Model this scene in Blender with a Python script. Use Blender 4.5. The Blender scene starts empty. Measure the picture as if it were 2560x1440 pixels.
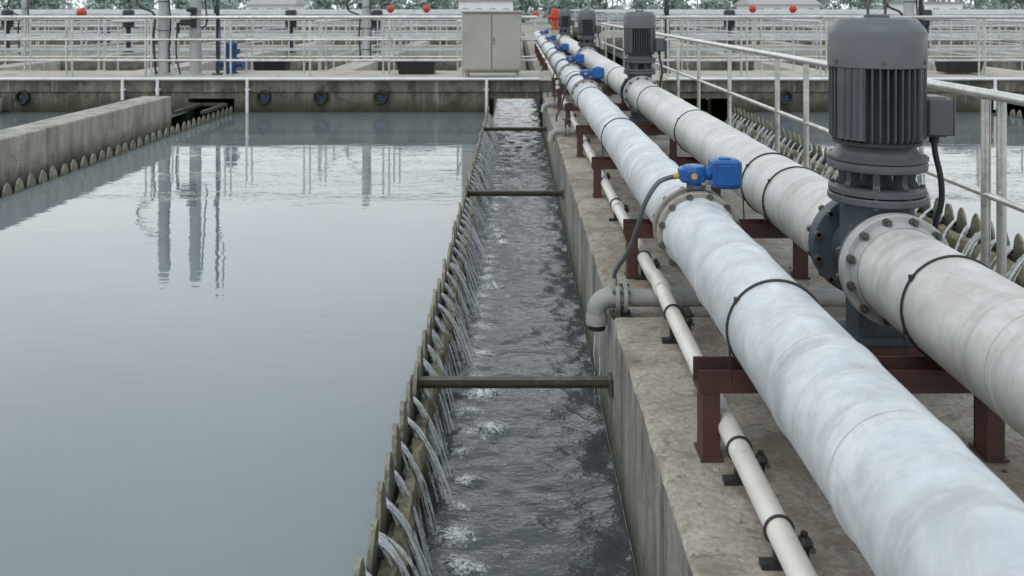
import bpy, math, random
from mathutils import Vector, Matrix, noise
random.seed(7)
R=math.radians
scene=bpy.context.scene
EYE=1.5
# ---------------------------------------------------------------- mesh builder
class MB:
    def __init__(s): s.v=[];s.f=[];s.m=[];s.sm=[];s.mats=[]
    def mi(s,mat):
        if mat not in s.mats: s.mats.append(mat)
        return s.mats.index(mat)
    def add(s,vs,fs,mat,smooth=False):
        o=len(s.v); s.v+= [tuple(v) for v in vs]; i=s.mi(mat)
        for f in fs:
            s.f.append([a+o for a in f]); s.m.append(i); s.sm.append(smooth)
    def box(s,x0,x1,y0,y1,z0,z1,mat):
        vs=[(x0,y0,z0),(x1,y0,z0),(x1,y1,z0),(x0,y1,z0),(x0,y0,z1),(x1,y0,z1),(x1,y1,z1),(x0,y1,z1)]
        s.add(vs,[(0,3,2,1),(4,5,6,7),(0,1,5,4),(1,2,6,5),(2,3,7,6),(3,0,4,7)],mat)
    def cbox(s,c,size,mat,c2=0.0):
        x,y,z=c; a,b,h=[q/2 for q in size]; k=c2
        if k<=0: return s.box(x-a,x+a,y-b,y+b,z-h,z+h,mat)
        ring=lambda A,B,Z:[(x-A+k,y-B,Z),(x+A-k,y-B,Z),(x+A,y-B+k,Z),(x+A,y+B-k,Z),(x+A-k,y+B,Z),(x-A+k,y+B,Z),(x-A,y+B-k,Z),(x-A,y-B+k,Z)]
        vs=ring(a-k,b-k,z-h)+ring(a,b,z-h+k)+ring(a,b,z+h-k)+ring(a-k,b-k,z+h)
        fs=[tuple(range(7,-1,-1)),tuple(range(24,32))]
        for r in range(3):
            for i in range(8):
                j=(i+1)%8; fs.append((r*8+i,r*8+j,r*8+8+j,r*8+8+i))
        s.add(vs,fs,mat)
    def sweep(s,pts,rads,mat,seg=12,caps=True,smooth=True,flat=1.0,flatdir=None):
        pts=[Vector(p) for p in pts]; n=len(pts)
        if not isinstance(rads,(list,tuple)): rads=[rads]*n
        t=(pts[1]-pts[0]).normalized()
        up=flatdir and Vector(flatdir) or (Vector((0,0,1)) if abs(t.z)<.9 else Vector((1,0,0)))
        u=(up-t*up.dot(t)).normalized()
        vs=[]
        for i,p in enumerate(pts):
            if i==0: t=pts[1]-pts[0]
            elif i==n-1: t=pts[-1]-pts[-2]
            else: t=(pts[i+1]-pts[i]).normalized()+(pts[i]-pts[i-1]).normalized()
            t=t.normalized(); u=(u-t*u.dot(t)).normalized(); w=t.cross(u)
            for k in range(seg):
                a=2*math.pi*k/seg
                vs.append(p+(u*math.cos(a)+w*math.sin(a)*flat)*rads[i])
        fs=[]
        for i in range(n-1):
            for k in range(seg):
                k2=(k+1)%seg; fs.append((i*seg+k,i*seg+k2,(i+1)*seg+k2,(i+1)*seg+k))
        s.add(vs,fs,mat,smooth)
        if caps:
            s.add(vs[:seg],[tuple(range(seg-1,-1,-1))],mat); s.add(vs[-seg:],[tuple(range(seg))],mat)
    def cyl(s,a,b,r,mat,seg=16,caps=True): s.sweep([a,b],r,mat,seg,caps)
    def lathe(s,c,prof,mat,axis='Z',seg=32,smooth=False,caps=True):
        vs=[]
        for r,h in prof:
            for k in range(seg):
                a=2*math.pi*k/seg; p=(r*math.cos(a),r*math.sin(a))
                if axis=='Z': vs.append((c[0]+p[0],c[1]+p[1],c[2]+h))
                elif axis=='Y': vs.append((c[0]+p[0],c[1]+h,c[2]-p[1]))
                else: vs.append((c[0]+h,c[1]+p[0],c[2]+p[1]))
        n=len(prof)
        for i in range(n-1):
            seg_v=vs[i*seg:(i+2)*seg]
            s.add(seg_v,[(k,(k+1)%seg,seg+(k+1)%seg,seg+k) for k in range(seg)],mat,True)
        if caps:
            s.add(vs[:seg],[tuple(range(seg-1,-1,-1))],mat); s.add(vs[-seg:],[tuple(range(seg))],mat)
    def torus(s,c,R0,r,mat,axis='Y',seg=48,ts=8):
        vs=[];fs=[]
        for i in range(seg):
            a=2*math.pi*i/seg
            for j in range(ts):
                b=2*math.pi*j/ts; rr=R0+r*math.cos(b); h=r*math.sin(b)
                if axis=='Y': vs.append((c[0]+rr*math.cos(a),c[1]+h,c[2]+rr*math.sin(a)))
                elif axis=='X': vs.append((c[0]+h,c[1]+rr*math.cos(a),c[2]+rr*math.sin(a)))
                else: vs.append((c[0]+rr*math.cos(a),c[1]+rr*math.sin(a),c[2]+h))
        for i in range(seg):
            for j in range(ts):
                i2=(i+1)%seg;j2=(j+1)%ts
                fs.append((i*ts+j,i2*ts+j,i2*ts+j2,i*ts+j2))
        s.add(vs,fs,mat,True)
    def sphere(s,c,r,mat,seg=16,rings=10,sz=1.0):
        prof=[(max(1e-4,r*math.sin(math.pi*i/rings)),-r*sz*math.cos(math.pi*i/rings)) for i in range(rings+1)]
        s.lathe(c,prof,mat,'Z',seg,caps=False)
    def done(s,name,loc=(0,0,0),bevel=0):
        me=bpy.data.meshes.new(name); me.from_pydata(s.v,[],s.f)
        for m in s.mats: me.materials.append(m)
        me.polygons.foreach_set('material_index',s.m); me.polygons.foreach_set('use_smooth',s.sm)
        me.update()
        import bmesh
        bm=bmesh.new(); bm.from_mesh(me); bmesh.ops.remove_doubles(bm,verts=bm.verts,dist=1e-5)
        bmesh.ops.recalc_face_normals(bm,faces=bm.faces); bm.to_mesh(me); bm.free()
        try: me.set_sharp_from_angle(angle=R(38))
        except Exception: pass
        ob=bpy.data.objects.new(name,me); ob.location=loc; scene.collection.objects.link(ob)
        if bevel:
            b=ob.modifiers.new('b','BEVEL'); b.width=bevel; b.segments=2; b.limit_method='ANGLE'; b.angle_limit=R(50)
        return ob
def copy(ob,loc):
    o=bpy.data.objects.new(ob.name.split('.')[0],ob.data); o.location=loc; scene.collection.objects.link(o)
    return o
# ---------------------------------------------------------------- materials
class NT:
    def __init__(s,name):
        s.m=bpy.data.materials.new(name); s.m.use_nodes=True; s.t=s.m.node_tree; s.b=s.t.nodes['Principled BSDF']
        s.co=s.t.nodes.new('ShaderNodeTexCoord').outputs['Object']
    def n(s,k): return s.t.nodes.new(k)
    def l(s,a,b): s.t.links.new(a,b)
    def noise(s,scale,detail=4,rough=.6,vec=(1,1,1),dist=0):
        m=s.n('ShaderNodeMapping'); m.inputs['Scale'].default_value=vec; s.l(s.co,m.inputs[0])
        n=s.n('ShaderNodeTexNoise'); n.inputs['Scale'].default_value=scale; n.inputs['Detail'].default_value=detail
        n.inputs['Roughness'].default_value=rough; n.inputs['Distortion'].default_value=dist; s.l(m.outputs[0],n.inputs['Vector'])
        return n.outputs['Fac']
    def rng(s,x,a,b,c=0,d=1):
        r=s.n('ShaderNodeMapRange'); r.inputs[1].default_value=a; r.inputs[2].default_value=b; r.inputs[3].default_value=c; r.inputs[4].default_value=d
        s.l(x,r.inputs[0]); return r.outputs[0]
    def mix(s,f,a,b,mode='MIX'):
        m=s.n('ShaderNodeMix'); m.data_type='RGBA'; m.blend_type=mode
        for sock,v in ((m.inputs[0],f),(m.inputs[6],a),(m.inputs[7],b)):
            if isinstance(v,(int,float)): sock.default_value=v
            elif isinstance(v,tuple): sock.default_value=(*v,1) if len(v)==3 else v
            else: s.l(v,sock)
        return m.outputs[2]
    def math(s,op,a,b=0):
        m=s.n('ShaderNodeMath'); m.operation=op
        for i,v in enumerate((a,b)):
            if isinstance(v,(int,float)): m.inputs[i].default_value=v
            else: s.l(v,m.inputs[i])
        return m.outputs[0]
    def xyz(s):
        x=s.n('ShaderNodeSeparateXYZ'); s.l(s.co,x.inputs[0]); return x.outputs
    def bump(s,h,st=.3,d=.01):
        b=s.n('ShaderNodeBump'); b.inputs['Strength'].default_value=st; b.inputs['Distance'].default_value=d
        s.l(h,b.inputs['Height']); s.l(b.outputs[0],s.b.inputs['Normal']); return b
    def set(s,**k):
        for a,v in k.items():
            i=s.b.inputs[a.replace('_',' ')]
            if isinstance(v,(int,float)): i.default_value=v
            elif isinstance(v,tuple): i.default_value=(*v,1)
            else: s.l(v,i)
        return s.m
def paint(name,c1,c2,scale=6,rough=.5,metal=0,bump=.1,dirt=None,dirtamt=(.58,.72),spec=.4):
    t=NT(name); n1=t.noise(scale,5,.65); col=t.mix(t.rng(n1,.35,.65),c1,c2)
    n2=t.noise(scale*5,3,.6)
    if dirt:
        n3=t.noise(scale*1.7,6,.7,dist=.6); col=t.mix(t.rng(n3,dirtamt[0],dirtamt[1]),col,dirt)
    t.bump(n2,bump,.004)
    t.set(Base_Color=col,Roughness=t.rng(n2,.3,.7,rough-.08,rough+.12),Metallic=metal,Specular_IOR_Level=spec); return t.m
def concrete(name,c1,c2,stain,scale=1.5,streak=0,algae=None,stamt=(.52,.68),bump=.5,specks=False):
    t=NT(name); col=t.mix(t.rng(t.noise(scale,6,.65),.35,.66),c1,c2)
    col=t.mix(t.rng(t.noise(scale*2.3,7,.72,dist=.4),*stamt),col,stain)
    f=t.noise(45,4,.7); g=t.rng(f,.3,.7,.66,1.22)
    cc=t.n('ShaderNodeCombineColor'); [t.l(g,cc.inputs[i]) for i in range(3)]
    col=t.mix(1.0,col,cc.outputs[0],'MULTIPLY')
    if specks:
        col=t.mix(t.rng(t.noise(13,7,.78),.55,.64,0,.7),col,tuple(x*.45 for x in stain))
        col=t.mix(t.rng(t.noise(9,6,.75,dist=.8),.57,.68,0,.65),col,(.52,.49,.43))
        col=t.mix(t.rng(t.noise(1.1,6,.72,dist=1.2),.48,.58,0,.6),col,(.14,.112,.083))
        col=t.mix(t.rng(t.noise(2.3,6,.8,dist=1.6),.60,.66,0,.5),col,(.09,.085,.06))
    if streak:
        s=t.rng(t.noise(1,7,.7,vec=(5,5,.7),dist=.3),.42,.66,0,streak); col=t.mix(s,col,tuple(x*.5 for x in stain))
        s=t.rng(t.noise(1.6,6,.65,vec=(6,6,.5),dist=.3),.54,.74,0,.45); col=t.mix(s,col,(.46,.45,.42))
        s=t.rng(t.noise(2.2,6,.65,vec=(7,7,.4),dist=.2),.56,.72,0,streak*.8); col=t.mix(s,col,(.07,.067,.057))
    if algae:
        z=t.math('ADD',t.xyz()[2],t.rng(t.noise(5,4,.6),.2,.8,-.07,.07)); col=t.mix(t.rng(z,algae[0],algae[1],1,0),col,(.030,.034,.018))
    t.bump(t.noise(30,6,.75),bump,.01)
    t.set(Base_Color=col,Roughness=.88,Specular_IOR_Level=.25); return t.m

M_slab=concrete('slab_concrete',(.38,.345,.285),(.28,.25,.205),(.17,.148,.115),1.3,stamt=(.48,.70),specks=True,bump=.9)
M_wallR=concrete('channel_wall_concrete',(.33,.32,.285),(.21,.205,.18),(.12,.115,.095),2.2,streak=.8,algae=(-.73,-.46))
M_far=concrete('basin_wall_concrete',(.215,.20,.165),(.135,.125,.10),(.07,.066,.05),1.0,streak=.45,algae=(-.38,-.03),stamt=(.46,.62))
M_divw=concrete('divider_concrete',(.43,.41,.365),(.31,.30,.265),(.18,.17,.145),1.0,streak=.6,algae=(-.42,-.16),stamt=(.54,.7))
M_deck=concrete('deck_concrete',(.46,.43,.38),(.36,.34,.30),(.22,.2,.17),1.0)
M_ledge=concrete('weir_ledge_concrete',(.27,.245,.17),(.14,.13,.085),(.05,.05,.03),6,algae=(-.74,-.52))
def weirmat():
    t=NT('weir_plate_fibreglass'); n=t.noise(9,5,.65)
    col=t.mix(t.rng(n,.35,.65),(.25,.24,.18),(.13,.128,.088))
    col=t.mix(t.rng(t.noise(26,5,.7),.48,.64,0,.85),col,(.05,.05,.03))
    z=t.math('ADD',t.xyz()[2],t.rng(t.noise(18,4,.65),.2,.8,-.06,.06))
    col=t.mix(t.rng(z,-.42,-.30,1,0),col,(.03,.031,.018))
    t.bump(t.noise(30,4,.6),.4,.006); t.set(Base_Color=col,Roughness=.6); return t.m
M_weir=weirmat()
def pipemat(name,a,b,stain,am):
    t=NT(name); col=t.mix(t.rng(t.noise(3.2,6,.68,dist=.5),.36,.64),a,b)
    col=t.mix(t.rng(t.noise(14,5,.7),.5,.75,0,.6),col,tuple(x*.75 for x in a))
    col=t.mix(t.rng(t.noise(2.0,7,.74,vec=(1,.7,1),dist=1.0),.50,.68,0,am),col,stain)
    col=t.mix(t.rng(t.noise(1.5,6,.7,vec=(.7,7,.7)),.52,.70,0,.5),col,tuple(x*.6 for x in stain))
    col=t.mix(t.rng(t.noise(9,7,.8,vec=(1,1.6,.6),dist=.6),.63,.69,0,.6),col,(.24,.19,.13))
    t.bump(t.noise(18,5,.7),.25,.006)
    t.set(Base_Color=col,Roughness=t.rng(t.noise(8),.3,.7,.40,.60),Specular_IOR_Level=.45); return t.m
M_p1=pipemat('galvanised_pipe_paint',(.40,.43,.455),(.56,.585,.60),(.34,.35,.35),.75)
M_p2=pipemat('weathered_pipe_paint',(.43,.43,.42),(.53,.53,.515),(.34,.32,.285),.75)
M_p3=paint('white_pvc',(.62,.60,.55),(.53,.51,.465),5,.4,dirt=(.36,.33,.28))
M_grey=paint('grey_pvc',(.30,.30,.295),(.22,.22,.215),6,.5,dirt=(.14,.125,.10))
M_seam=paint('weld_seam',(.30,.30,.29),(.22,.21,.20),14,.6)
M_motor=paint('motor_grey_paint',(.072,.082,.092),(.050,.058,.066),5,.42,bump=.15,dirt=(.10,.09,.072),dirtamt=(.56,.75))
M_motorD=paint('motor_dark_paint',(.024,.027,.032),(.016,.018,.022),5,.5)
M_motorL=paint('fan_cowl_paint',(.105,.117,.128),(.078,.088,.097),4,.5,dirt=(.125,.105,.08),dirtamt=(.58,.75))
M_valve=paint('valve_bluegrey_paint',(.065,.088,.105),(.042,.058,.072),6,.45,dirt=(.10,.09,.075))
M_flange=paint('flange_paint',(.28,.26,.22),(.19,.175,.15),8,.55,dirt=(.12,.095,.07))
M_flangeL=paint('flange_light_paint',(.36,.37,.37),(.26,.27,.265),6,.5,dirt=(.18,.15,.12))
M_bolt=paint('bolt_steel',(.11,.105,.095),(.07,.065,.06),20,.5,metal=.4)
M_blue=paint('actuator_blue_paint',(.009,.095,.32),(.008,.068,.24),8,.38,dirt=(.02,.06,.16))
M_yellow=paint('brass_gland',(.5,.32,.06),(.4,.25,.05),8,.4)
M_rust=paint('red_oxide_paint',(.080,.032,.024),(.048,.024,.02),7,.65,dirt=(.03,.02,.018),bump=.3)
M_steel=paint('stainless_steel',(.58,.58,.56),(.42,.42,.40),5,.30,metal=.8,dirt=(.25,.22,.18),dirtamt=(.54,.76))
M_steelw=paint('pale_railing_steel',(.54,.56,.57),(.40,.41,.41),3,.4,metal=.4)
M_black=paint('black_rubber',(.014,.014,.015),(.022,.022,.022),8,.5)
M_band=paint('band_wire',(.06,.058,.055),(.035,.035,.035),10,.5,metal=.5)
M_brace=paint('brace_dark_steel',(.035,.035,.027),(.06,.056,.04),8,.55,bump=.3,dirt=(.10,.09,.05))
M_cab=paint('cabinet_beige_paint',(.33,.32,.285),(.285,.275,.245),2,.5,dirt=(.24,.22,.19))
M_white=paint('white_paint',(.68,.69,.69),(.56,.57,.57),3,.5,dirt=(.43,.41,.38))
M_pole=paint('pole_pale_paint',(.36,.38,.38),(.28,.295,.295),2.5,.5,dirt=(.17,.16,.14))
M_red=paint('red_paint',(.45,.045,.02),(.36,.03,.018),5,.5)
M_bluew=paint('blue_pump_paint',(.018,.07,.21),(.015,.05,.15),5,.5)

def water(name,base,b1,b2,foam=False,rough=.03,ior=1.333):
    t=NT(name)
    h=t.math('ADD',t.math('MULTIPLY',t.noise(b1[0],3,.5,vec=b1[2]),b1[1]),t.math('MULTIPLY',t.noise(b2[0],3,.5,vec=b2[2],dist=.4),b2[1]))
    t.bump(h,1.0,1.0)
    col=t.mix(t.rng(t.noise(.5,4,.6),.3,.7),base,tuple(x*.9 for x in base)); ro=rough
    if foam:
        a=t.n('ShaderNodeAttribute'); a.attribute_name='foam'
        nn=t.rng(t.noise(24,9,.82,vec=(1,1.4,1),dist=1.8),.32,.68,-.85,.75)
        f=t.math('ADD',a.outputs['Fac'],t.math('MULTIPLY',nn,t.rng(a.outputs['Fac'],0,.25,0,1))); f=t.rng(f,.30,1.0)
        col=t.mix(t.math('MULTIPLY',f,.85),col,(.70,.74,.75)); ro=t.rng(f,0,1,rough,.5)
    t.set(Base_Color=col,Roughness=ro,IOR=ior,Specular_IOR_Level=.5); return t.m
M_pool=water('pool_water',(.132,.163,.174),(1.0,.0024,(1,2.4,1)),(4.5,.0009,(.6,2.0,1)),rough=.0,ior=1.55)
M_chan=water('channel_water',(.050,.060,.061),(8,.012,(1,1.4,1)),(26,.0066,(.7,1.4,1)),True,.03,ior=1.45)
def streammat():
    t=NT('falling_water'); n=t.noise(60,4,.65,vec=(.5,2.5,.35))
    t.set(Base_Color=(.76,.81,.83),Roughness=.12,IOR=1.33)
    t.l(t.rng(n,.40,.64,.06,.68),t.b.inputs['Alpha']); t.bump(n,.6,.01); return t.m
M_stream=streammat()
def foliage(name,c1,c2):
    t=NT(name); t.set(Base_Color=t.mix(t.rng(t.noise(.16,3,.6),.35,.65),c1,c2),Roughness=.9,Specular_IOR_Level=.1); return t.m
M_tree=foliage('hazy_foliage',(.20,.265,.235),(.29,.35,.325))  # distance haze is painted into the leaf colour
M_tree2=foliage('far_hazy_foliage',(.34,.40,.40),(.43,.485,.49))  # farther row, paler base colour with more haze painted in
M_bark=paint('bark',(.24,.24,.22),(.2,.2,.18),3,.9)
M_ground=concrete('ground_paving',(.30,.30,.27),(.2,.22,.17),(.16,.17,.12),.05)

# ---------------------------------------------------------------- ground, water
mb=MB(); mb.add([(-1500,-300,-1.3),(1500,-300,-1.3),(1500,2500,-1.3),(-1500,2500,-1.3)],[(0,1,2,3)],M_ground); mb.done('ground')
PW=-.36; CW=-.73; YF=15.7
def sheet(name,x0,x1,y0,y1,z,mat):
    mb=MB(); mb.add([(x0,y0,z),(x1,y0,z),(x1,y1,z),(x0,y1,z)],[(0,1,2,3)],mat); return mb.done(name)
sheet('pool_water',-5.03,-.49,-4,YF+.05,PW,M_pool)
sheet('pool_water',-34,-5.85,-4,YF+.05,PW,M_pool)
sheet('pool_water',3.85,8.5,-4,YF+.05,PW,M_pool)
sheet('pool_water',9.3,40,-4,YF+.05,PW,M_pool)
sheet('pool_water',-70,-.55,17.9,120,PW,M_pool)
sheet('pool_water',3.9,70,17.9,120,PW,M_pool)
def chan(name,x0,x1,y0,y1,dx,notches,dy=.02):
    nx=int((x1-x0)/dx); ny=int((y1-y0)/dy); vs=[]
    fo=[0.0]*((nx+1)*(ny+1))
    for j in range(ny+1):
        y=y0+(y1-y0)*j/ny
        for i in range(nx+1):
            x=x0+(x1-x0)*i/nx
            z=CW+.018*noise.noise(Vector((x*3.0,y*3.6,0)))+.012*noise.noise(Vector((x*8,y*10,3)))
            vs.append((x,y,z))
    fs=[(j*(nx+1)+i,j*(nx+1)+i+1,(j+1)*(nx+1)+i+1,(j+1)*(nx+1)+i) for j in range(ny) for i in range(nx)]
    for (cx,cy,rad,amp) in notches:
        for j in range(max(0,int((cy-rad-y0)/dy)),min(ny,int((cy+rad-y0)/dy)+1)):
            for i in range(nx+1):
                k=j*(nx+1)+i; v=vs[k]; d=math.hypot((v[0]-cx)*.8,v[1]-cy)/rad
                if d<1:
                    g=(1-d)**1.1; fo[k]=max(fo[k],amp*g); vs[k]=(v[0],v[1],v[2]+.012*amp*g*(1+2*noise.noise(Vector(v)*26)))
    me=bpy.data.meshes.new(name); me.from_pydata(vs,[],fs); me.materials.append(M_chan)
    me.polygons.foreach_set('use_smooth',[True]*len(fs))
    a=me.attributes.new('foam','FLOAT','POINT'); a.data.foreach_set('value',fo)
    ob=bpy.data.objects.new(name,me); scene.collection.objects.link(ob)
PITCH=.22
NN=66
ycs=[1.33+PITCH*i for i in range(NN)]      # notch centres
nt=[]
for y in ycs:
    nt.append((-.25+random.uniform(-.03,.02),y+random.uniform(-.03,.03),random.uniform(.07,.12),random.uniform(.6,1.0)))
    if random.random()<.24:
        cx=-.20+random.uniform(-.03,.03)
        for q in range(4): nt.append((cx+random.uniform(-.03,.08),y+random.uniform(-.05,.05),random.uniform(.05,.11),random.uniform(.7,1.15)))
for i in range(30): nt.append((random.uniform(-.1,.42),random.uniform(1.5,15),random.uniform(.02,.04),random.uniform(.4,.7)))
chan('channel_water',-.46,.4725,.6,22,.018,nt,.02)
nt=[(3.58,y,.12,random.uniform(.3,.9)) for y in ycs]
chan('channel_water',2.65,3.82,3,22,.04,nt,.04)
sheet('channel_water',-5.4,-5.03,-4,20,-.62,M_chan)
sheet('channel_water',8.5,9.3,-4,20,-.62,M_chan)

# ---------------------------------------------------------------- weirs
def weir(name,x,side,y0,y1,ledge=True,th=.016):
    mb=MB()
    mb.box(x-th/2,x+th/2,y0,y1,-.66,-.405,M_weir)
    n=int((y1-y0)/PITCH)
    for i in range(n):
        c=y0+PITCH*(i+.5)+random.uniform(-.006,.006); rr=random.uniform(-.012,.010); tilt=random.uniform(-.016,.016)
        w=.076
        prof=[(-w*.82,-.407),(-w,-.375),(-w*.95,-.335),(-w*.74,-.285),(-w*.40,-.244),(0,-.226+rr),(w*.40,-.244),(w*.74,-.285),(w*.95,-.335),(w,-.375),(w*.82,-.407)]
        k=len(prof); vs=[]
        for s in (-1,1):
            vs+=[(x+s*(th/2+.001)+tilt*(z+.4)/.2,c+a,z) for a,z in prof]
        fs=[tuple(range(k)),tuple(range(2*k-1,k-1,-1))]+[(a,(a+1)%k,k+(a+1)%k,k+a) for a in range(k)]
        mb.add(vs,fs,M_weir)
        mb.cyl((x+side*.005,c,-.44),(x+side*.032,c,-.44),.012,M_black,8)
        mb.cyl((x-side*.005,c+PITCH/2,-.425),(x+side*.03,c+PITCH/2,-.425),.009,M_black,6)
    mb.done(name)
    if ledge:
        mb=MB(); vs=[]; ny=int((y1-y0)/.035); prof=[(.011,-1.2),(.011,-.46),(.03,-.445),(.066,-.45),(.084,-.49),(.074,-.56),(.05,-1.2)]
        for j in range(ny+1):
            y=y0+(y1-y0)*j/ny
            for q,(a,z) in enumerate(prof):
                jz=.024*noise.noise(Vector((q*3,y*11,x))) if 1<q<6 else 0
                jz2=.026*noise.noise(Vector((q*5,y*13,x+7))) if 1<q<6 else 0
                vs.append((x+side*(a+jz2),y,z+jz))
        k=len(prof); fs=[(j*k+a,j*k+a+1,(j+1)*k+a+1,(j+1)*k+a) for j in range(ny) for a in range(k-1)]
        mb.add(vs,fs,M_ledge,True); mb.done('weir_ledge')
y0w=ycs[0]-PITCH*5
for x,sd,lg in ((-.49,1,True),(3.85,-1,True),(-5.03,-1,True),(8.5,1,True),(-9.6,-1,False)): weir('overflow_weir',x,sd,y0w,YF,lg)
def streams(name,x,side):
    mb=MB()
    for y in ycs:
        big=random.uniform(.65,1.08); R0=random.uniform(.18,.24)*big
        pts=[];rad=[]
        for i in range(12):
            t=i/11; pts.append((x+side*(-.02+R0*t+.02*t),y,PW+.006-(.39)*t**1.8)); rad.append(.026-.008*t)
        mb.sweep(pts,rad,M_stream,8,False,True,flat=.22,flatdir=(0,1,0))
        for s in range(4):
            off=random.uniform(-.022,.022); reach=R0*(1.12-.13*s)
            pts=[];rad=[]; ph=random.uniform(0,6); b=random.uniform(.004,.0075)
            for i in range(13):
                t=i/12; pts.append((x+side*(-.02+reach*t+.02*t),y+off*(1+.8*t)+.005*math.sin(8*t+ph),PW+.012-(.395)*t**(1.9-.1*s)))
                rad.append(b*(1+.4*math.sin(11*t+ph)))
            mb.sweep(pts,rad,M_stream,6,False,True)
        for q in range(5):
            a=random.uniform(0,6.28); d=random.uniform(.01,.06)
            mb.sphere((x+side*(R0+.01)+d*math.cos(a),y+d*math.sin(a),CW+random.uniform(.012,.045)),random.uniform(.002,.0045),M_stream,6,4)
    mb.done(name)
streams('overflow_streams',-.49,1); streams('overflow_streams',3.85,-1)

# ---------------------------------------------------------------- slab with pipes
mb=MB(); SX0,SX1=.4725,2.65
def slabseg(y0,y1,zt):
    nx=24; ny=max(2,int((y1-y0)/.05)) if y1<16 else int((y1-y0)/.5)
    vs=[];fs=[]
    for j in range(ny+1):
        y=y0+(y1-y0)*j/ny
        e=.009*noise.noise(Vector((y*7,0,1)))+.007*noise.noise(Vector((y*25,0,1)))
        chip=.02*max(0,noise.noise(Vector((y*5,4,1)))-.2)*4
        row=[(SX0,-1.3),(SX0,-.5),(SX0+e*.3,-.10),(SX0+e,-.018-chip),(SX0+.012+e+chip,zt-.004+e*.5)]+[(SX0+.04+(SX1-.06-SX0)*i/nx,zt) for i in range(nx+1)]+[(SX1,zt-.012),(SX1,-1.3)]
        vs+=[(a,y,b+ (.005*noise.noise(Vector((a*4,y*4,0))) if 4<q<len(row)-2 else 0)) for q,(a,b) in enumerate(row)]
    k=len(row)
    for j in range(ny):
        for a in range(k-1): fs.append((a,(j*k+a,j*k+a+1,(j+1)*k+a+1,(j+1)*k+a)))
    mb.add(vs,[m for a,m in fs if a<3],M_wallR,True)
    mb.add(vs,[m for a,m in fs if a>=3],M_slab,True)
    for j in (0,ny): mb.add(vs[j*k:(j+1)*k],[tuple(range(k))],M_slab)
slabseg(-3,4.27,0); slabseg(4.272,4.62,-.055); slabseg(4.622,15.7,0); slabseg(15.71,60,0)
for i in range(300):
    x=random.uniform(.52,2.6); y=random.uniform(1.5,9); s=random.uniform(.003,.009)*(1.6 if random.random()<.08 else 1)
    if 4.2<y<4.68: continue
    vs=[(x+s*random.uniform(.6,1.3)*a,y+s*random.uniform(.6,1.3)*b,.001+s*c) for a,b,c in ((-1,-1,0),(1,-1,0),(1,1,0),(-1,1,0),(-.4,-.3,.9),(.5,.3,.8))]
    mb.add(vs,[(0,1,5,4),(1,2,5),(2,3,4,5),(3,0,4)],M_deck if i%3 else M_rust)
vs=[];n=700
for i in range(n+1):
    y=1+19*i/n; h=.006+.006*noise.noise(Vector((y*14,0,0))); z=-.700+.006*noise.noise(Vector((y*3,5,0)))
    vs+=[(SX0-.003,y,z-h),(SX0-.003,y,z+h)]
mb.add(vs,[(2*i,2*i+2,2*i+3,2*i+1) for i in range(n)],M_deck)
mb.done('concrete_pipe_plinth')

mb=MB(); mb.box(-5.85,-5.4,-4,13.8,-1.25,.12,M_divw); mb.done('basin_divider_wall',bevel=.015)
mb=MB(); mb.box(-9.4,-9.1,-4,15.6,-1.25,-.1,M_divw); mb.done('basin_divider_wall',bevel=.015)

# far walkway (wall + deck)
mb=MB()
ops=[(-5.85,-5.03),(-.49,.47),(2.66,3.84),(8.5,9.3)]
xs=-60
for a,b in ops+[(60,60)]:
    mb.box(xs,a,YF,YF+.3,-1.3,.0,M_far)
    if b>a: mb.box(a-.002,b+.002,YF+.01,YF+.3,-.12,.0,M_far)
    xs=b
mb.box(-60,60,YF-.03,YF+2.2,.002,.2,M_far)
mb.box(-60,60,YF-.05,YF+2.22,.2,.225,M_deck)
mb.box(-60,-.6,YF+1.9,YF+2.2,-1.3,.0,M_far); mb.box(3.9,60,YF+1.9,YF+2.2,-1.3,.0,M_far)
mb.done('concrete_walkway',bevel=.008)
DZ=.225
mb=MB()
for a,b in ((-14,.42),(2.7,14)): mb.cyl((a,YF-.08,.24),(b,YF-.08,.24),.024,M_white,10)
for x,zb in ((-6.98,-.13),(-6.36,-.05),(-4.77,-.36),(-.52,-.36),(8.5,-.30),(11,-.3)):
    mb.sweep([(x,YF-.085,.235),(x,YF-.09,.10),(x,YF-.09,zb)],.028,M_white,10)
    mb.cbox((x,YF-.06,.05),(.09,.06,.03),M_white,.006)
mb.done('white_conduit')
def outlet(x,z=-.09):
    mb=MB()
    mb.lathe((0,0,0),[(.085,.12),(.09,-.07),(.125,-.07),(.132,-.02),(.132,.05)],M_black,'Y',24,caps=False)
    mb.lathe((0,0,0),[(.088,.0),(.001,.01)],M_black,'Y',24,caps=False)  # black disc painted in for the dark inside of the pipe
    mb.lathe((.02,0,-.03),[(.042,-.005),(.001,-.003)],M_bluew,'Y',16,caps=False)
    mb.torus((0,-.07,0),.108,.02,M_black,'Y',24,8)
    for i in range(6):
        a=i*math.pi/3; mb.cyl((.108*math.cos(a),-.1,.108*math.sin(a)),(.108*math.cos(a),-.07,.108*math.sin(a)),.012,M_bolt,6)
    return mb.done('wall_outlet_pipe',(x,YF,z))
o=outlet(-8.78)
for x in (-4.49,-3.48,-2.41,4.8,10.5): copy(o,(x,YF,-.085))

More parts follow.
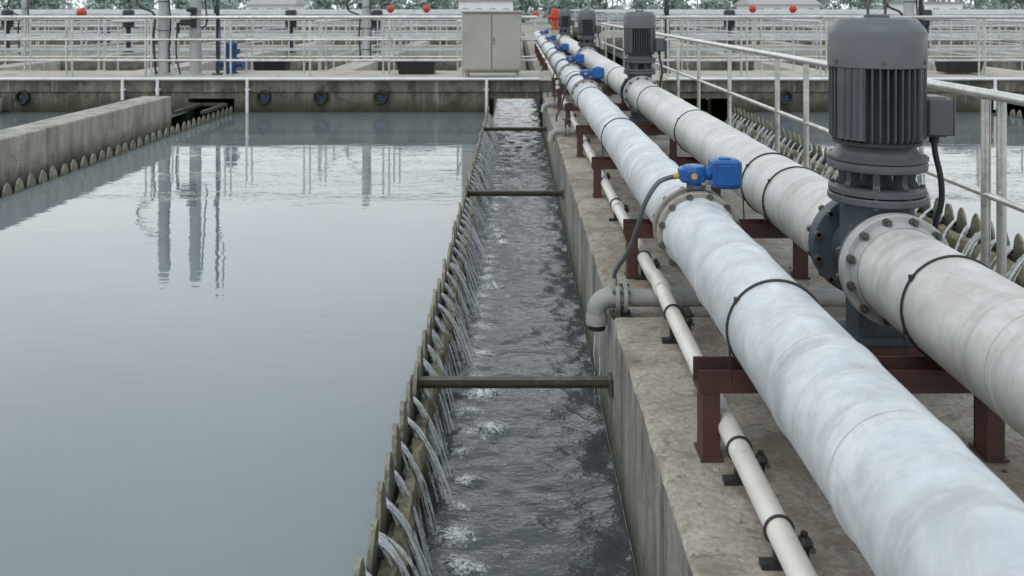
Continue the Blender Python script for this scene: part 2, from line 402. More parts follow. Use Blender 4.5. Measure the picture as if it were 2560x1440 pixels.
# ---------------------------------------------------------------- channel braces
mb=MB()
mb.box(-.51,.50,-.022,.022,-.012,.012,M_brace); mb.box(-.51,.50,.016,.022,-.045,-.012,M_brace)
mb.cbox((-.5,0,-.02),(.04,.09,.07),M_brace,.006); mb.cbox((.462,0,-.02),(.02,.09,.09),M_brace,.004)
br=mb.done('channel_brace',(0,4.31,-.325))
for y in (8.75,13.4): copy(br,(0,y,-.33))
mb=MB(); mb.box(-5.9,-5.0,-.03,.03,0,.05,M_brace); mb.box(-5.06,-5.0,-1.2,.03,0,.05,M_brace)
mb.box(-5.5,-5.44,-1.2,.03,.0,.05,M_brace); mb.done('channel_brace',(0,15.3,-.2))

# ---------------------------------------------------------------- main pipes
X1,Z1,R1=.837,.466,.155
X2,Z2,R2=1.475,.486,.176
valves=[4.09,10.4,13.4,17.3,22.6,28]
motors=[3.60,10.5,18.3,26.5]
def bigpipe(X,Z,r,mat,gaps,half,bands,seams,yend,name):
    mb=MB(); y=-1.2
    for g in gaps+[None]:
        e=g-half if g else yend
        n=max(2,int((e-y)/.25)); mb.sweep([(X+.003*noise.noise(Vector((q,1,X)))*(0<i<n),q,Z+.003*noise.noise(Vector((q,5,X)))*(0<i<n)) for i,q in [(i,y+(e-y)*i/n) for i in range(n+1)]],r,mat,64,True)
        if g: y=g+half
    for b in seams:
        mb.lathe((X,b,Z),[(r-.004,-.017),(r+.0045,-.010),(r+.0045,.010),(r-.004,.017)],mat,'Y',64,caps=False)
        mb.torus((X,b+.016,Z),r+.001,.0018,M_seam,'Y',64,5)
    for b in bands:
        mb.torus((X,b,Z),r+.004,.0045,M_band,'Y',64,6)
        mb.cbox((X-r*.82,b,Z+r*.6),(.016,.016,.02),M_band)
        for s in (-1,1): mb.cyl((X+s*r*.98,b,Z-.02),(X+s*r*.93,b,.29),.004,M_band,6)
    mb.done(name)
bigpipe(X1,Z1,R1,M_p1,valves,.07,[2.83,7.0,9.75,12.2,15.2],[1.9,2.35,3.35,5.2,5.9,8.2,9.2,11.4,14.5],34,'large_white_pipe')
bigpipe(X2,Z2,R2,M_p2,motors,.215,[2.96,4.62,5.06,7.2,9.4,12.5],[2.42,4.0,6.0,8.3,9.7,11.6,14],34,'large_white_pipe')

mb=MB()
for y in (-.055,.055):
    mb.lathe((0,y,0),[(.157,-.02),(.186,-.02),(.191,-.015),(.191,.015),(.186,.02),(.157,.02)],M_flange,'Y',56,caps=False)
    mb.lathe((0,y-.03,0),[(.1555,-.03),(.168,-.01 if y<0 else -.03),(.168,.03 if y<0 else .01),(.1555,.03)],M_p1,'Y',56,caps=False)
mb.lathe((0,0,0),[(.165,-.033),(.168,0),(.165,.033)],M_valve,'Y',48,caps=True)
for i in range(12):
    a=2*math.pi*(i+.5)/12; x,z=.178*math.cos(a),.178*math.sin(a)
    mb.cyl((x,-.105,z),(x,.105,z),.0085,M_bolt,8); mb.cyl((x,-.092,z),(x,-.075,z),.0155,M_bolt,6); mb.cyl((x,.075,z),(x,.092,z),.0155,M_bolt,6)
mb.lathe((0,0,0),[(.03,.15),(.03,.2),(.045,.2),(.045,.215)],M_valve,'Z',20)
mb.lathe((-.01,0,0),[(.034,.215),(.034,.225),(.052,.23),(.052,.255),(.058,.26),(.058,.29),(.05,.302),(.03,.306)],M_blue,'Z',8)
mb.cbox((-.02,0,.262),(.12,.085,.07),M_blue,.012)
mb.cyl((.03,0,.265),(.075,0,.265),.03,M_blue,16)
mb.cbox((.133,0,.267),(.135,.12,.13),M_blue,.010)
mb.cbox((.133,-.062,.267),(.10,.012,.095),M_blue,.004)
mb.lathe((.133,0,.332),[(.03,0),(.03,.006),(.02,.01)],M_blue,'Z',16)
for q in (-.055,.055):
    for w in (-.05,.05): mb.cyl((.133+q,-.068,.267+w*.9),(.133+q,-.06,.267+w*.9),.005,M_bolt,6)
mb.cyl((-.02,-.04,.262),(-.02,-.055,.262),.024,M_blue,14); mb.cyl((-.02,-.055,.262),(-.02,-.06,.262),.014,M_yellow,12)
mb.cyl((-.08,0,.255),(-.105,0,.25),.014,M_yellow,10); mb.cyl((-.105,0,.25),(-.125,0,.246),.011,M_bolt,10)
bv=mb.done('butterfly_valve',(X1,valves[0],Z1))
for y in valves[1:]: copy(bv,(X1,y,Z1))
def smooth(pts,n=6):
    P=[Vector(p) for p in pts]; P=[P[0]]+P+[P[-1]]; out=[]
    for i in range(1,len(P)-2):
        for k in range(n):
            t=k/n; a,b,c,d=P[i-1:i+3]
            out.append(.5*((2*b)+(c-a)*t+(2*a-5*b+4*c-d)*t*t+(3*b-3*c+d-a)*t**3))
    out.append(P[-2]); return out
mb=MB(); mb.sweep(smooth([(.712,4.09,.712),(.655,4.07,.69),(.60,4.08,.60),(.575,4.14,.48),(.545,4.25,.33),(.495,4.38,.19),(.492,4.40,.12)]),.0115,M_motorL,10)
fc=mb.done('flexible_conduit')
for y in valves[1:4]: copy(fc,(0,y-4.09,0))

# ---------------------------------------------------------------- pump motor / gate unit
mb=MB()
mb.lathe((0,-.19,0),[(.178,-.025),(.212,-.025),(.218,-.02),(.218,.02),(.212,.025),(.10,.025)],M_flangeL,'Y',64,caps=False)
mb.lathe((0,-.225,0),[(.1775,-.03),(.186,-.012),(.19,.01)],M_flangeL,'Y',64,caps=False)
mb.lathe((0,-.145,0),[(.14,-.02),(.205,-.02),(.207,-.016),(.207,.016),(.203,.02),(.13,.02)],M_valve,'Y',64,caps=False)
mb.lathe((0,0,0),[(.135,-.13),(.12,-.08),(.125,0),(.12,.08),(.135,.14)],M_valve,'Y',48,caps=False)
mb.lathe((0,.165,0),[(.13,-.02),(.208,-.02),(.21,-.015),(.21,.015),(.205,.02),(.13,.02)],M_valve,'Y',64,caps=False)
mb.lathe((0,.205,0),[(.19,-.018),(.205,-.018),(.207,.015),(.18,.02)],M_valve,'Y',64,caps=False)
for i in range(12):
    a=2*math.pi*(i+.5)/12; x,z=.197*math.cos(a),.197*math.sin(a)
    for y0,y1 in ((-.235,-.215),(.225,.245)): mb.cyl((x,y0,z),(x,y1,z),.017,M_bolt,6)
    mb.cyl((x,-.25,z),(x,-.105,z),.009,M_bolt,8); mb.cyl((x,-.123,z),(x,-.105,z),.017,M_bolt,6); mb.cyl((x,.13,z),(x,.26,z),.009,M_bolt,8); mb.cyl((x,.13,z),(x,.147,z),.017,M_bolt,6)
mb.lathe((0,0,0),[(.142,.02),(.142,.20),(.15,.215),(.15,.245)],M_valve,'Z',40)
mb.lathe((0,0,0),[(.186,.232),(.191,.237),(.191,.257),(.186,.262)],M_motor,'Z',48)
mb.lathe((0,0,0),[(.18,.266),(.188,.27),(.188,.288),(.180,.294),(.10,.294)],M_motor,'Z',48)
mb.lathe((0,0,0),[(.085,.28),(.06,.32),(.06,.37)],M_motorD,'Z',24)
for i in range(8):
    a=2*math.pi*(i+.5)/8; c,s_=math.cos(a),math.sin(a)
    p=[(.10,.29),(.165,.29),(.145,.32),(.15,.365),(.10,.365)]
    vs=[]
    for w in (-.013,.013): vs+=[(c*r-s_*w,s_*r+c*w,z) for r,z in p]
    k=5; mb.add(vs,[tuple(range(k)),tuple(range(2*k-1,k-1,-1))]+[(q,(q+1)%k,k+(q+1)%k,k+q) for q in range(k)],M_motor)
    mb.cyl((.172*c,.172*s_,.222),(.172*c,.172*s_,.305),.011,M_bolt,8)
    mb.cyl((.175*c,.175*s_,.36),(.175*c,.175*s_,.425),.009,M_bolt,8)
mb.lathe((0,0,0),[(.10,.362),(.18,.362),(.192,.367),(.194,.385),(.19,.398),(.17,.402)],M_motor,'Z',48)
mb.lathe((0,0,0),[(.17,.402),(.196,.404),(.196,.416),(.175,.422),(.15,.445),(.142,.468),(.15,.475)],M_motor,'Z',48)
mb.lathe((0,0,0),[(.15,.46),(.172,.466),(.172,.48),(.152,.485),(.140,.79),(.140,.80)],M_motorD,'Z',48)
nf=40
for i in range(nf):
    a=2*math.pi*i/nf; c,s_=math.cos(a),math.sin(a); rr=.185; vs=[]
    for w in (-.0034,.0034):
        vs+=[(c*r-s_*w,s_*r+c*w,z) for r,z in ((.138,.484),(rr-.01,.484),(rr,.50),(rr,.795),(.138,.795))]
    k=5; mb.add(vs,[tuple(range(k)),tuple(range(2*k-1,k-1,-1))]+[(q,(q+1)%k,k+(q+1)%k,k+q) for q in range(k)],M_motor)
for ang in (215,325):
    a=R(ang); c,s_=math.cos(a),math.sin(a); vs=[]
    for w in (-.058,.058): vs+=[(c*r-s_*w,s_*r+c*w,z) for r,z in ((.138,.49),(.180,.49),(.180,.79),(.138,.79))]
    mb.add(vs,[(0,1,2,3),(7,6,5,4),(0,4,5,1),(1,5,6,2),(2,6,7,3),(3,7,4,0)],M_motor)
mb.lathe((0,0,0),[(.15,.775),(.187,.775),(.19,.778),(.19,.915),(.186,.925),(.155,.966),(.145,.972),(.05,.974)],M_motorL,'Z',56)
for i in range(6):
    a=R(15+60*i); mb.cyl((.188*math.cos(a),.188*math.sin(a),.80),(.195*math.cos(a),.195*math.sin(a),.80),.008,M_bolt,6)
mb.lathe((0,0,0),[(.05,.972),(.05,.985),(.03,.99)],M_motorL,'Z',20)
mb.sweep(smooth([(-.035,0,.985),(-.035,0,1.03),(-.02,0,1.06),(.02,0,1.06),(.035,0,1.03),(.035,0,.985)],4),.006,M_bolt,8)
mb.box(.14,.19,-.05,.05,.55,.62,M_motor)
mb.cbox((.225,0,.575),(.11,.15,.16),M_motor,.014); mb.cbox((.225,-.078,.575),(.095,.012,.145),M_motor,.004)
mb.cbox((.284,0,.575),(.012,.14,.15),M_motor,.004)
mb.cyl((.235,0,.50),(.235,0,.465),.02,M_black,12)
mb.sweep(smooth([(.235,0,.48),(.24,0,.42),(.262,0,.32),(.27,.01,.22),(.255,.03,.12),(.25,.06,-.05)]),.012,M_motorD,10)
mb.box(-.10,.10,-.07,.07,-.30,-.13,M_valve); mb.box(-.16,.16,-.1,.1,-.33,-.30,M_valve); mb.box(-.2,.2,-.13,.13,-.484,-.33,M_rust)
pm=mb.done('pump_motor',(X2,motors[0],Z2))
for y in motors[1:]: copy(pm,(X2,y,Z2))

# ---------------------------------------------------------------- supports
mb=MB(); y0,y1=-.05,.05
xa,xb=.605,1.68
mb.box(xa,xb,y0,y1,.225,.233,M_rust); mb.box(xa,xb,y0,y0+.007,.233,.30,M_rust); mb.box(xa,xb,y1-.007,y1,.233,.309,M_rust)
for x in (.618,1.56):
    mb.box(x,x+.058,y0+.002,y0+.010,.0,.225,M_rust); mb.box(x,x+.007,y0+.010,y1-.01,.0,.225,M_rust)
    mb.box(x,x+.058,y1-.018,y1-.010,.0,.225,M_rust)
    mb.box(x-.008,x+.068,y0-.01,y1+.01,.003,.010,M_rust)
sp=mb.done('pipe_support',(0,2.96,0))
for y in (1.0,4.92,7.0,8.9,10.95,13,15,19,21,23,25,27,29): copy(sp,(0,y,0))

# ---------------------------------------------------------------- small pipe with clamps
X3=.705;R3=.035
mb=MB()
mb.sweep(smooth([(X3+.02,-1,.08),(X3+.01,1.5,.085),(X3,2.3,.10),(X3,3.9,.125),(X3,4.25,.145),(X3,4.5,.145),(X3,4.8,.12),(X3,9,.12),(X3,15.4,.16),(X3,15.8,.27),(X3,30,.27)],5),R3,M_p3,24)
for y in (2.02,4.27,6.1,8.3): 
    z=.10 if y<3 else (.145 if y<5 else .12); mb.lathe((X3,y,z),[(R3,-.04),(R3+.006,-.038),(R3+.006,.038),(R3,.04)],M_p3,'Y',24,caps=False)
mb.done('small_white_pipe')
def clamp(x,y,z):
    mb=MB(); mb.torus((0,0,0),R3+.003,.005,M_band,'Y',28,6)
    mb.box(-.05,.07,-.016,.016,-z-.002,-z+.018,M_black); mb.box(-.014,.014,-.012,.012,-z+.018,-R3,M_black)
    mb.box(.052,.078,-.012,.012,-z+.018,-.03,M_black)
    mb.lathe((.068,0,-.03),[(.02,-.01),(.023,.0),(.016,.010),(.010,.014),(.010,.024)],M_black,'Z',12)
    mb.cyl((.085,-.02,-.045),(.085,.02,-.045),.009,M_bolt,8)
    return mb.done('pipe_clamp',(x,y,z))
for y,z in ((2.36,.1),(2.78,.107),(3.95,.13),(4.86,.12),(6.2,.12),(7.4,.12),(9.4,.12),(11.5,.13)): clamp(X3,y,z)
mb=MB(); YD=4.42; ZD=.045; r=.043
arc=[(.47-.065*math.sin(a),YD,ZD-.065+.065*math.cos(a)) for a in [i*math.pi/2/8 for i in range(9)]]
mb.sweep([(2.2,YD,ZD),(1.2,YD,ZD),(.47,YD,ZD)],r,M_grey,24)
mb.sweep([(.50,YD,ZD)]+arc+[(.405,YD,-.04)],r+.006,M_grey,24)
mb.lathe((.405,YD,0),[(.046,-.085),(.055,-.083),(.055,-.045),(.05,-.03)],M_grey,'Z',24)
mb.lathe((.405,YD,0),[(.040,-.11),(.044,-.11),(.044,-.085)],M_black,'Z',20)
for x in (.505,.545): mb.lathe((x,YD,ZD),[(.045,-.01),(.075,-.01),(.075,.01),(.045,.01)],M_grey,'X',24)
for i in range(6):
    a=i*math.pi/3+.3; mb.cyl((.48,YD+.062*math.cos(a),ZD+.062*math.sin(a)),(.57,YD+.062*math.cos(a),ZD+.062*math.sin(a)),.007,M_bolt,8)
mb.cyl((.49,YD-.02,ZD+.03),(.492,YD-.02,.15),.016,M_grey,12)
mb.lathe((.8,YD,ZD),[(r,-.03),(r+.007,-.028),(r+.007,.028),(r,.03)],M_grey,'X',24,caps=False)
for x in (.55,.86,1.2): mb.box(x-.02,x+.02,YD-.07,YD+.07,-.054,-.02,M_black)
mb.done('drain_pipe')
mb=MB()
for dx,dy in ((-.012,-.01),(.015,.012)):
    mb.sweep([(.405+dx+.003*math.sin(i*1.3),YD+dy,-.10-.40*i/12) for i in range(13)],[.004-.003*i/12 for i in range(13)],M_stream,7,False)
mb.done('drain_trickle')
mb=MB(); mb.sweep([(1.1,0,.06),(.55,0,.06),(.47,0,.055),(.42,0,.02),(.41,0,-.06)],.042,M_grey,16)
for x in (.56,.6): mb.lathe((x,0,.06),[(.045,-.01),(.075,-.01),(.075,.01),(.045,.01)],M_grey,'X',20)
mb.cyl((.58,0,.1),(.58,0,.2),.012,M_bolt,8); mb.torus((.58,0,.2),.04,.006,M_bolt,'Z',20,6)
d=mb.done('drain_pipe',(0,10.3,.0)); copy(d,(0,13.2,0))

# ---------------------------------------------------------------- railings
def railing(name,p0,p1,zb,h,posts,rails,mat=M_steel,r=.024,pr=.022,double=False,seg=12):
    mb=MB(); p0=Vector((*p0,zb));p1=Vector((*p1,zb)); d=(p1-p0); L=d.length; t=d.normalized()
    for i,hh in enumerate(rails):
        rr=r if i==0 else r*.7
        mb.cyl(p0+Vector((0,0,hh)),p1+Vector((0,0,hh)),rr,mat,seg)
    for q in posts:
        if q<0 or q>L: continue
        for o in ((-.055,.055) if double else (0,)):
            c=p0+t*(q+o); mb.cyl(c,c+Vector((0,0,rails[0]-r)),pr,mat,seg)
        c=p0+t*q
        mb.lathe(tuple(c),[(.055,0.001),(.055,.012),(.03,.016)],mat,'Z',14) if not double else mb.cbox((c.x,c.y,c.z+.008),(.22,.12,.014),mat)
        for rr in rails[1:]:
            mb.torus((c.x,c.y,c.z+rr),.02,.006,mat,'Z',10,5)
    return mb.done(name)
ys=[4.59,6.05,7.43,8.25,10.1,11.8,13.3,14.9,16.6,18.2,20,22,24]
railing('steel_railing',(2.45,1.2),(2.45,25),0,1.05,[y-1.2 for y in [1.6,3.1]+ys],[1.053,.53],r=.027,pr=.024)
mb=MB(); mb.cyl((2.51,4.55,0),(2.51,4.55,1.03),.024,M_steel,14); mb.lathe((2.51,4.55,0),[(.05,.001),(.05,.012),(.03,.016)],M_steel,'Z',14); mb.done('railing_post')
R3s=[1.10,.68,.29]
def crossrail(y,z,xs0,xs1,sp,off=0,mat=M_steel,seg=8,rails=R3s,double=True,r=.024):
    n=int((xs1-xs0)/sp)+1
    railing('steel_railing',(xs0,y),(xs1,y),z,1.1,[off+sp*i for i in range(n+1)],rails,mat,r,.02,double,seg)
crossrail(16.55,DZ,-17,.40,1.49,1.5-.35,r=.032)
crossrail(16.55,DZ,2.5,17,1.49,.3,r=.032)
crossrail(17.75,DZ,-18,.40,1.49,.7)
crossrail(17.75,DZ,2.5,18,1.49,.9)
k=0
for y,zt in ((23,.1),(30,.2),(38,.2),(48,.2),(60,.2),(76,.2),(96,.2)):
    for (a,b) in ((-y*1.1,-.6),(3.9,y*1.1)):
        mb=MB(); mb.box(a,b,y,y+1.0,-1.3,zt,M_deck if k%2 else M_far); mb.done('concrete_walkway')
        crossrail(y+.1,zt,a,b,1.6 if y<50 else 2.5,random.random(),M_steelw,6,R3s,False,.03 if y<40 else .045)
        if y<60: crossrail(y+.9,zt,a,b,1.6,random.random(),M_steelw,6,R3s,False,.03)
    k+=1
for x in (-12.5,-8.4,-4.2,-1.3,6.2,10.5,15):
    mb=MB(); mb.box(x,x+.6,17.95,22.99,-1.3,.12,M_deck); mb.box(x,x+.6,24.02,29.99,-1.3,.1,M_deck); mb.box(x,x+.5,31.01,37.9,-1.3,.1,M_deck); mb.done('basin_divider_wall')
    railing('steel_railing',(x+.08,18.1),(x+.08,22.9),.12,1.1,[.3+1.5*i for i in range(4)],R3s,M_steelw,.026,.02,False,6)
    railing('steel_railing',(x+.08,24.2),(x+.08,37.8),.12,1.1,[.3+1.7*i for i in range(9)],R3s,M_steelw,.03,.022,False,6)
mb=MB(); mb.lathe((0,0,0),[(.13,0),(.13,.03),(.09,.05),(.11,.12),(.11,.26),(.14,.28),(.14,.31),(.10,.33),(.10,.52),(.12,.54),(.12,.60),(.05,.64)],M_bluew,'Z',20)
for i in range(14):
    a=i*math.pi/7; mb.box(.10*math.cos(a)-.008,.10*math.cos(a)+.008,.10*math.sin(a)-.008,.10*math.sin(a)+.008,.34,.52,M_bluew)
mb.cyl((-.24,0,.18),(.24,0,.18),.055,M_bluew,14)
for s in (-1,1): mb.cyl((s*.22,0,.18),(s*.25,0,.18),.085,M_bluew,14)
mb.cbox((.13,0,.43),(.08,.09,.10),M_bluew,.01)
bp_=mb.done('blue_pump',(-5.55,17.15,DZ))
for x,y,z in ((-14.2,30.4,.2),(-12.2,30.4,.2),(-.9,19.4,.13),(11.6,30.4,.2)): copy(bp_,(x,y,z))

# ---------------------------------------------------------------- cabinet
mb=MB(); w=1.07
mb.cbox((0,0,.66),(w,.42,1.06),M_cab,.006)
mb.cbox((0,0,1.205),(w+.07,.50,.03),M_cab,.008)
for s in (-1,1):
    mb.cbox((s*.262,-.216,.66),(.512,.018,1.0),M_cab,.005)
    for z in (.3,1.0): mb.cyl((s*.51,-.228,z-.04),(s*.51,-.228,z+.04),.008,M_steel,8)
    mb.cbox((s*.47,-.12,.065),(.06,.06,.13),M_cab); mb.cbox((s*.47,.12,.065),(.06,.06,.13),M_cab)
    mb.box(s*.47-.05,s*.47+.05,-.2,.2,.128,.14,M_cab)
mb.box(-.004,.004,-.2262,-.215,.17,1.15,M_bolt)
mb.box(-.46,.46,-.14,-.12,.09,.125,M_cab)
mb.cbox((.04,-.232,.68),(.018,.016,.12),M_bolt,.003); mb.cyl((.04,-.245,.65),(.04,-.225,.65),.012,M_steel,10)
mb.done('electrical_cabinet',(-.44,16.2,DZ+.0),bevel=.003)

# ---------------------------------------------------------------- poles
mb=MB()
mb.lathe((0,0,0),[(.16,0),(.16,.02),(.11,.03),(.107,.035),(.10,1.4),(.10,2.7),(.06,2.76)],M_pole,'Z',24)
for z in (.3,.85,1.4,2.0): mb.torus((0,0,z),.108,.01,M_bolt,'Z',24,6)
mb.sweep(smooth([(.13,-.06,.05),(.13,-.07,.6),(.15,-.06,1.0),(.12,-.06,1.5),(.14,-.06,2.5)],5),.016,M_black,8)
mb.sweep(smooth([(-.13,-.06,.02),(-.17,-.07,.7),(-.16,-.06,1.15),(-.42,-.08,1.3),(-.48,-.06,1.5),(-.3,-.06,1.75),(-.1,0,1.9)],5),.022,M_black,8)
po=mb.done('steel_pole',(-6.70,16.75,DZ))
mb=MB()
mb.lathe((0,0,0),[(.17,0),(.17,.02),(.12,.03),(.108,.035),(.108,.78),(.115,.79),(.115,.83),(.105,.84),(.105,2.75),(.05,2.8)],M_pole,'Z',24)
mb.cbox((-.1,-.14,1.0),(.26,.14,.12),M_black,.02); mb.cyl((-.28,-.14,1.0),(-.28,-.14,.8),.03,M_black,12); mb.cyl((.02,-.14,1.28),(.02,-.14,.9),.05,M_black,12)
mb.lathe((-.02,-.14,1.2),[(.09,0),(.1,.02),(.1,.06),(.05,.09)],M_motorD,'Z',16)
mb.sweep(smooth([(.13,-.06,.9),(.24,-.07,1.0),(.2,-.06,1.5),(.15,-.06,2.6)],5),.016,M_black,8)
mb.sweep(smooth([(-.3,-.14,.8),(-.32,-.12,.4),(-.25,-.1,.02)],5),.016,M_black,8)
mb.done('steel_pole',(-6.1,16.75,DZ))
mb=MB(); mb.cyl((0,0,0),(0,0,2.9),.03,M_motorD,10); mb.sweep(smooth([(.03,0,0),(.06,-.03,.8),(.02,-.03,1.6),(.12,0,2.2),(.1,0,2.9)],5),.014,M_bluew,8)
mb.cbox((0,0,.02),(.16,.16,.03),M_motor); mb.cbox((0,-.04,1.25),(.10,.06,.16),M_motorD,.01)
tp=mb.done('conduit_pole',(-5.7,16.8,DZ)); copy(tp,(-6.95,17.3,DZ)); copy(tp,(7.9,17.2,DZ)); copy(tp,(2.95,17.3,DZ))
copy(po,(7.63,17.1,DZ)); copy(po,(-3.9,22.9,DZ-.1)); copy(po,(-14.5,26,.1))
mb=MB(); vs=[]
for (a,b,z) in ((.33,.20,0),(.37,.24,.25),(.35,.22,.25),(.31,.18,.03)): vs+=[(-a,-b,z),(a,-b,z),(a,b,z),(-a,b,z)]
fs=[(3,2,1,0)]+[(r*4+i,r*4+(i+1)%4,r*4+4+(i+1)%4,r*4+4+i) for r in range(3) for i in range(4)]+[(12,13,14,15)]
mb.add(vs,fs,M_black); mb.box(-.40,.40,-.25,-.235,.23,.26,M_black); mb.done('black_plastic_trough',(-1.92,17.1,DZ+.002))
tr=bpy.data.objects['black_plastic_trough']; copy(tr,(8.6,17.1,DZ+.03)); copy(tr,(-5.4,19.5,.1))

mb=MB(); mb.cyl((0,0,0),(0,0,1.15),.03,M_steelw,8); mb.sphere((0,0,1.26),.13,M_red); mb.lathe((0,0,0),[(.06,1.1),(.06,1.16)],M_red,'Z',12); mb.cbox((0,0,.02),(.2,.2,.03),M_steelw)
rb=mb.done('red_warning_ball',(-11.6,23.5,.11))
for x,y,z in ((-4.35,30.5,.21),(-3.1,30.5,.21),(.75,34.0,.0),(8.2,30.5,.21),(9.6,30.5,.21)): copy(rb,(x,y,z))
mb=MB(); mb.lathe((0,0,0),[(.11,0),(.13,.05),(.10,.10),(.10,.35),(.17,.38),(.17,.44),(.13,.46),(.13,.62),(.08,.7),(.03,.72)],M_red,'Z',16)
mb.cyl((-.22,0,.4),(.22,0,.4),.07,M_red,12); mb.cyl((0,-.2,.25),(0,.2,.25),.06,M_red,12); mb.box(-.14,.14,-.14,.14,-.78,0,M_deck); mb.done('red_hydrant_valve',(1.28,29.0,.78))
mb=MB(); mb.lathe((0,0,0),[(.16,0),(.16,.03),(.07,.04),(.07,.75),(.18,.78),(.18,.82),(.14,.85),(.14,1.05),(.175,1.06),(.175,1.24),(.14,1.29),(.04,1.3)],M_motorD,'Z',20)
for i in range(16):
    a=i*math.pi/8; mb.box(.155*math.cos(a)-.012,.155*math.cos(a)+.012,.155*math.sin(a)-.012,.155*math.sin(a)+.012,.85,1.06,M_motorD)
mm=mb.done('mixer_motor',(-15.6,27,.15))
for x,y in ((-11.8,26.8),(-6.8,26.6),(-4.2,26.6),(6.5,26.8),(14,30)): copy(mm,(x,y,.15))

# ---------------------------------------------------------------- trees (distant mass)
def trees(name,y,x0,x1,n,hmin,hmax,mat,step):
    mb=MB(); rnd=random.Random(int(y))
    for i in range(n):
        x=x0+(x1-x0)*(i+rnd.random())/n; yy=y+rnd.uniform(-12,12); h=rnd.uniform(hmin,hmax); cr=h*rnd.uniform(.28,.45)
        mb.sweep([(x,yy,-1.3),(x+rnd.uniform(-.4,.4),yy,h*.45-1.3),(x+rnd.uniform(-.8,.8),yy,h*.8-1.3)],[.28,.18,.05],M_bark,6)
        for q in range(3):
            a=rnd.uniform(0,6.28); mb.sweep([(x,yy,h*.35),(x+cr*.7*math.cos(a),yy+cr*.7*math.sin(a),h*.6)],[.12,.03],M_bark,5)
        cl=[(x+rnd.gauss(0,cr*.5),yy+rnd.gauss(0,cr*.45),-1.3+h*rnd.uniform(.12,.92),cr*rnd.uniform(.35,.6)) for _ in range(11)]
        vs=[];fs=[]
        for (cx,cy,cz,r) in cl:
            for _ in range(step):
                v=Vector((rnd.gauss(0,1),rnd.gauss(0,1),rnd.gauss(0,1))).normalized()*r*rnd.uniform(.5,1.1)
                p=Vector((cx,cy,cz))+v; s=rnd.uniform(.25,.6)
                a=Vector((rnd.gauss(0,1),rnd.gauss(0,1),rnd.gauss(0,1))).normalized()*s; b=a.orthogonal().normalized()*s*.8
                o=len(vs); vs+=[p-a,p+b,p+a,p-b]; fs.append((o,o+1,o+2,o+3))
        mb.add(vs,fs,mat)
    return mb.done(name)
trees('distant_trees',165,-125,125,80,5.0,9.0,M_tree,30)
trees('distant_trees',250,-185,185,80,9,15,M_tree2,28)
def bld(x,y,w,d,h,roof):
    mb=MB(); mb.box(-w/2,w/2,-d/2,d/2,-1.3,h,M_white)
    n=int(w/2.2)
    for i in range(n):
        cx=-w/2+w*(i+.5)/n
        for z in (0.6,) if h<3.6 else (.2,2.8): mb.box(cx-.5,cx+.5,-d/2-.03,-d/2+.02,z,z+.9,M_pole)
    if roof:
        mb.add([(-w/2-.4,-d/2-.4,h),(w/2+.4,-d/2-.4,h),(w/2+.4,d/2+.4,h),(-w/2-.4,d/2+.4,h),(-w/2,0,h+1.3),(w/2,0,h+1.3)],[(0,1,5,4),(2,3,4,5),(0,4,3),(1,2,5)],M_grey)
    else: mb.box(-w/2-.2,w/2+.2,-d/2-.2,d/2+.2,h,h+.25,M_grey)
    mb.done('distant_building',(x,y,0))
bld(-38,140,7,8,2.0,True); bld(-5,150,9,9,2.6,False); bld(40,135,10,9,2.0,True); bld(64,138,8,8,2.2,False)

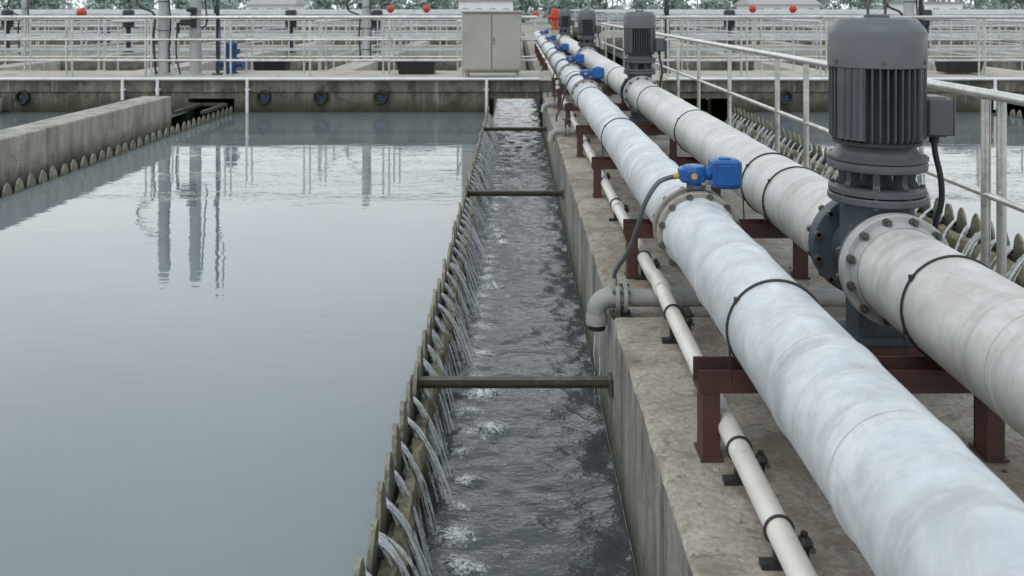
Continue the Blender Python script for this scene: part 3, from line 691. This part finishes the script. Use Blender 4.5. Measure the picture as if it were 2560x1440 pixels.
# ---------------------------------------------------------------- world, sun, camera
w=bpy.data.worlds.new("World"); scene.world=w; w.use_nodes=True; nt=w.node_tree
bg=nt.nodes['Background']; sky=nt.nodes.new('ShaderNodeTexSky'); sky.sky_type='NISHITA'; sky.sun_disc=False
SE,SA=R(58),R(215)
sky.sun_elevation=SE; sky.sun_rotation=SA; sky.dust_density=3; sky.air_density=1; sky.altitude=0
hs=nt.nodes.new('ShaderNodeHueSaturation'); hs.inputs['Saturation'].default_value=.4; nt.links.new(sky.outputs[0],hs.inputs['Color'])
tc=nt.nodes.new('ShaderNodeTexCoord'); sx=nt.nodes.new('ShaderNodeSeparateXYZ'); nt.links.new(tc.outputs['Generated'],sx.inputs[0])
cr=nt.nodes.new('ShaderNodeValToRGB'); e=cr.color_ramp.elements
e[0].position=0; e[0].color=(.82,.87,.90,1); e[1].position=1; e[1].color=(.52,.59,.66,1)
for p,c in ((.10,(.955,.985,1.0,1)),(.30,(.935,.975,1.0,1)),(.55,(.68,.74,.79,1))):
    q=e.new(p); q.color=c
nt.links.new(sx.outputs[2],cr.inputs[0])
cn=nt.nodes.new('ShaderNodeTexNoise'); cn.inputs['Scale'].default_value=2.2; cn.inputs['Detail'].default_value=4; nt.links.new(tc.outputs['Generated'],cn.inputs['Vector'])
mr=nt.nodes.new('ShaderNodeMapRange'); mr.inputs[1].default_value=.3; mr.inputs[2].default_value=.7; mr.inputs[3].default_value=12.6; mr.inputs[4].default_value=14.4
nt.links.new(cn.outputs['Fac'],mr.inputs[0])
vm=nt.nodes.new('ShaderNodeVectorMath'); vm.operation='SCALE'; nt.links.new(cr.outputs[0],vm.inputs[0]); nt.links.new(mr.outputs[0],vm.inputs['Scale'])
mx=nt.nodes.new('ShaderNodeMix'); mx.data_type='RGBA'; mx.inputs[0].default_value=.85
nt.links.new(hs.outputs[0],mx.inputs[6]); nt.links.new(vm.outputs[0],mx.inputs[7]); nt.links.new(mx.outputs[2],bg.inputs[0]); bg.inputs[1].default_value=.125
sd=bpy.data.lights.new('sun','SUN'); sd.energy=.9; sd.angle=R(22); sd.color=(1,.98,.95)
so=bpy.data.objects.new('sun',sd); scene.collection.objects.link(so)
dirv=Vector((math.sin(SA)*math.cos(SE),math.cos(SA)*math.cos(SE),math.sin(SE)))
so.rotation_euler=dirv.to_track_quat('Z','Y').to_euler()
cd=bpy.data.cameras.new('camera'); cam=bpy.data.objects.new('camera',cd); scene.collection.objects.link(cam)
cam.location=(0,0,EYE); cam.rotation_euler=(R(90),0,0); cd.sensor_width=36; cd.lens=30.94
cd.shift_x=-10/2560; cd.shift_y=-700/2560; cd.clip_end=4000; cd.clip_start=.05
cd.dof.use_dof=True; cd.dof.focus_distance=4.3; cd.dof.aperture_fstop=4.5
scene.camera=cam
scene.view_settings.view_transform='Standard'; scene.view_settings.look='None'; scene.view_settings.exposure=0
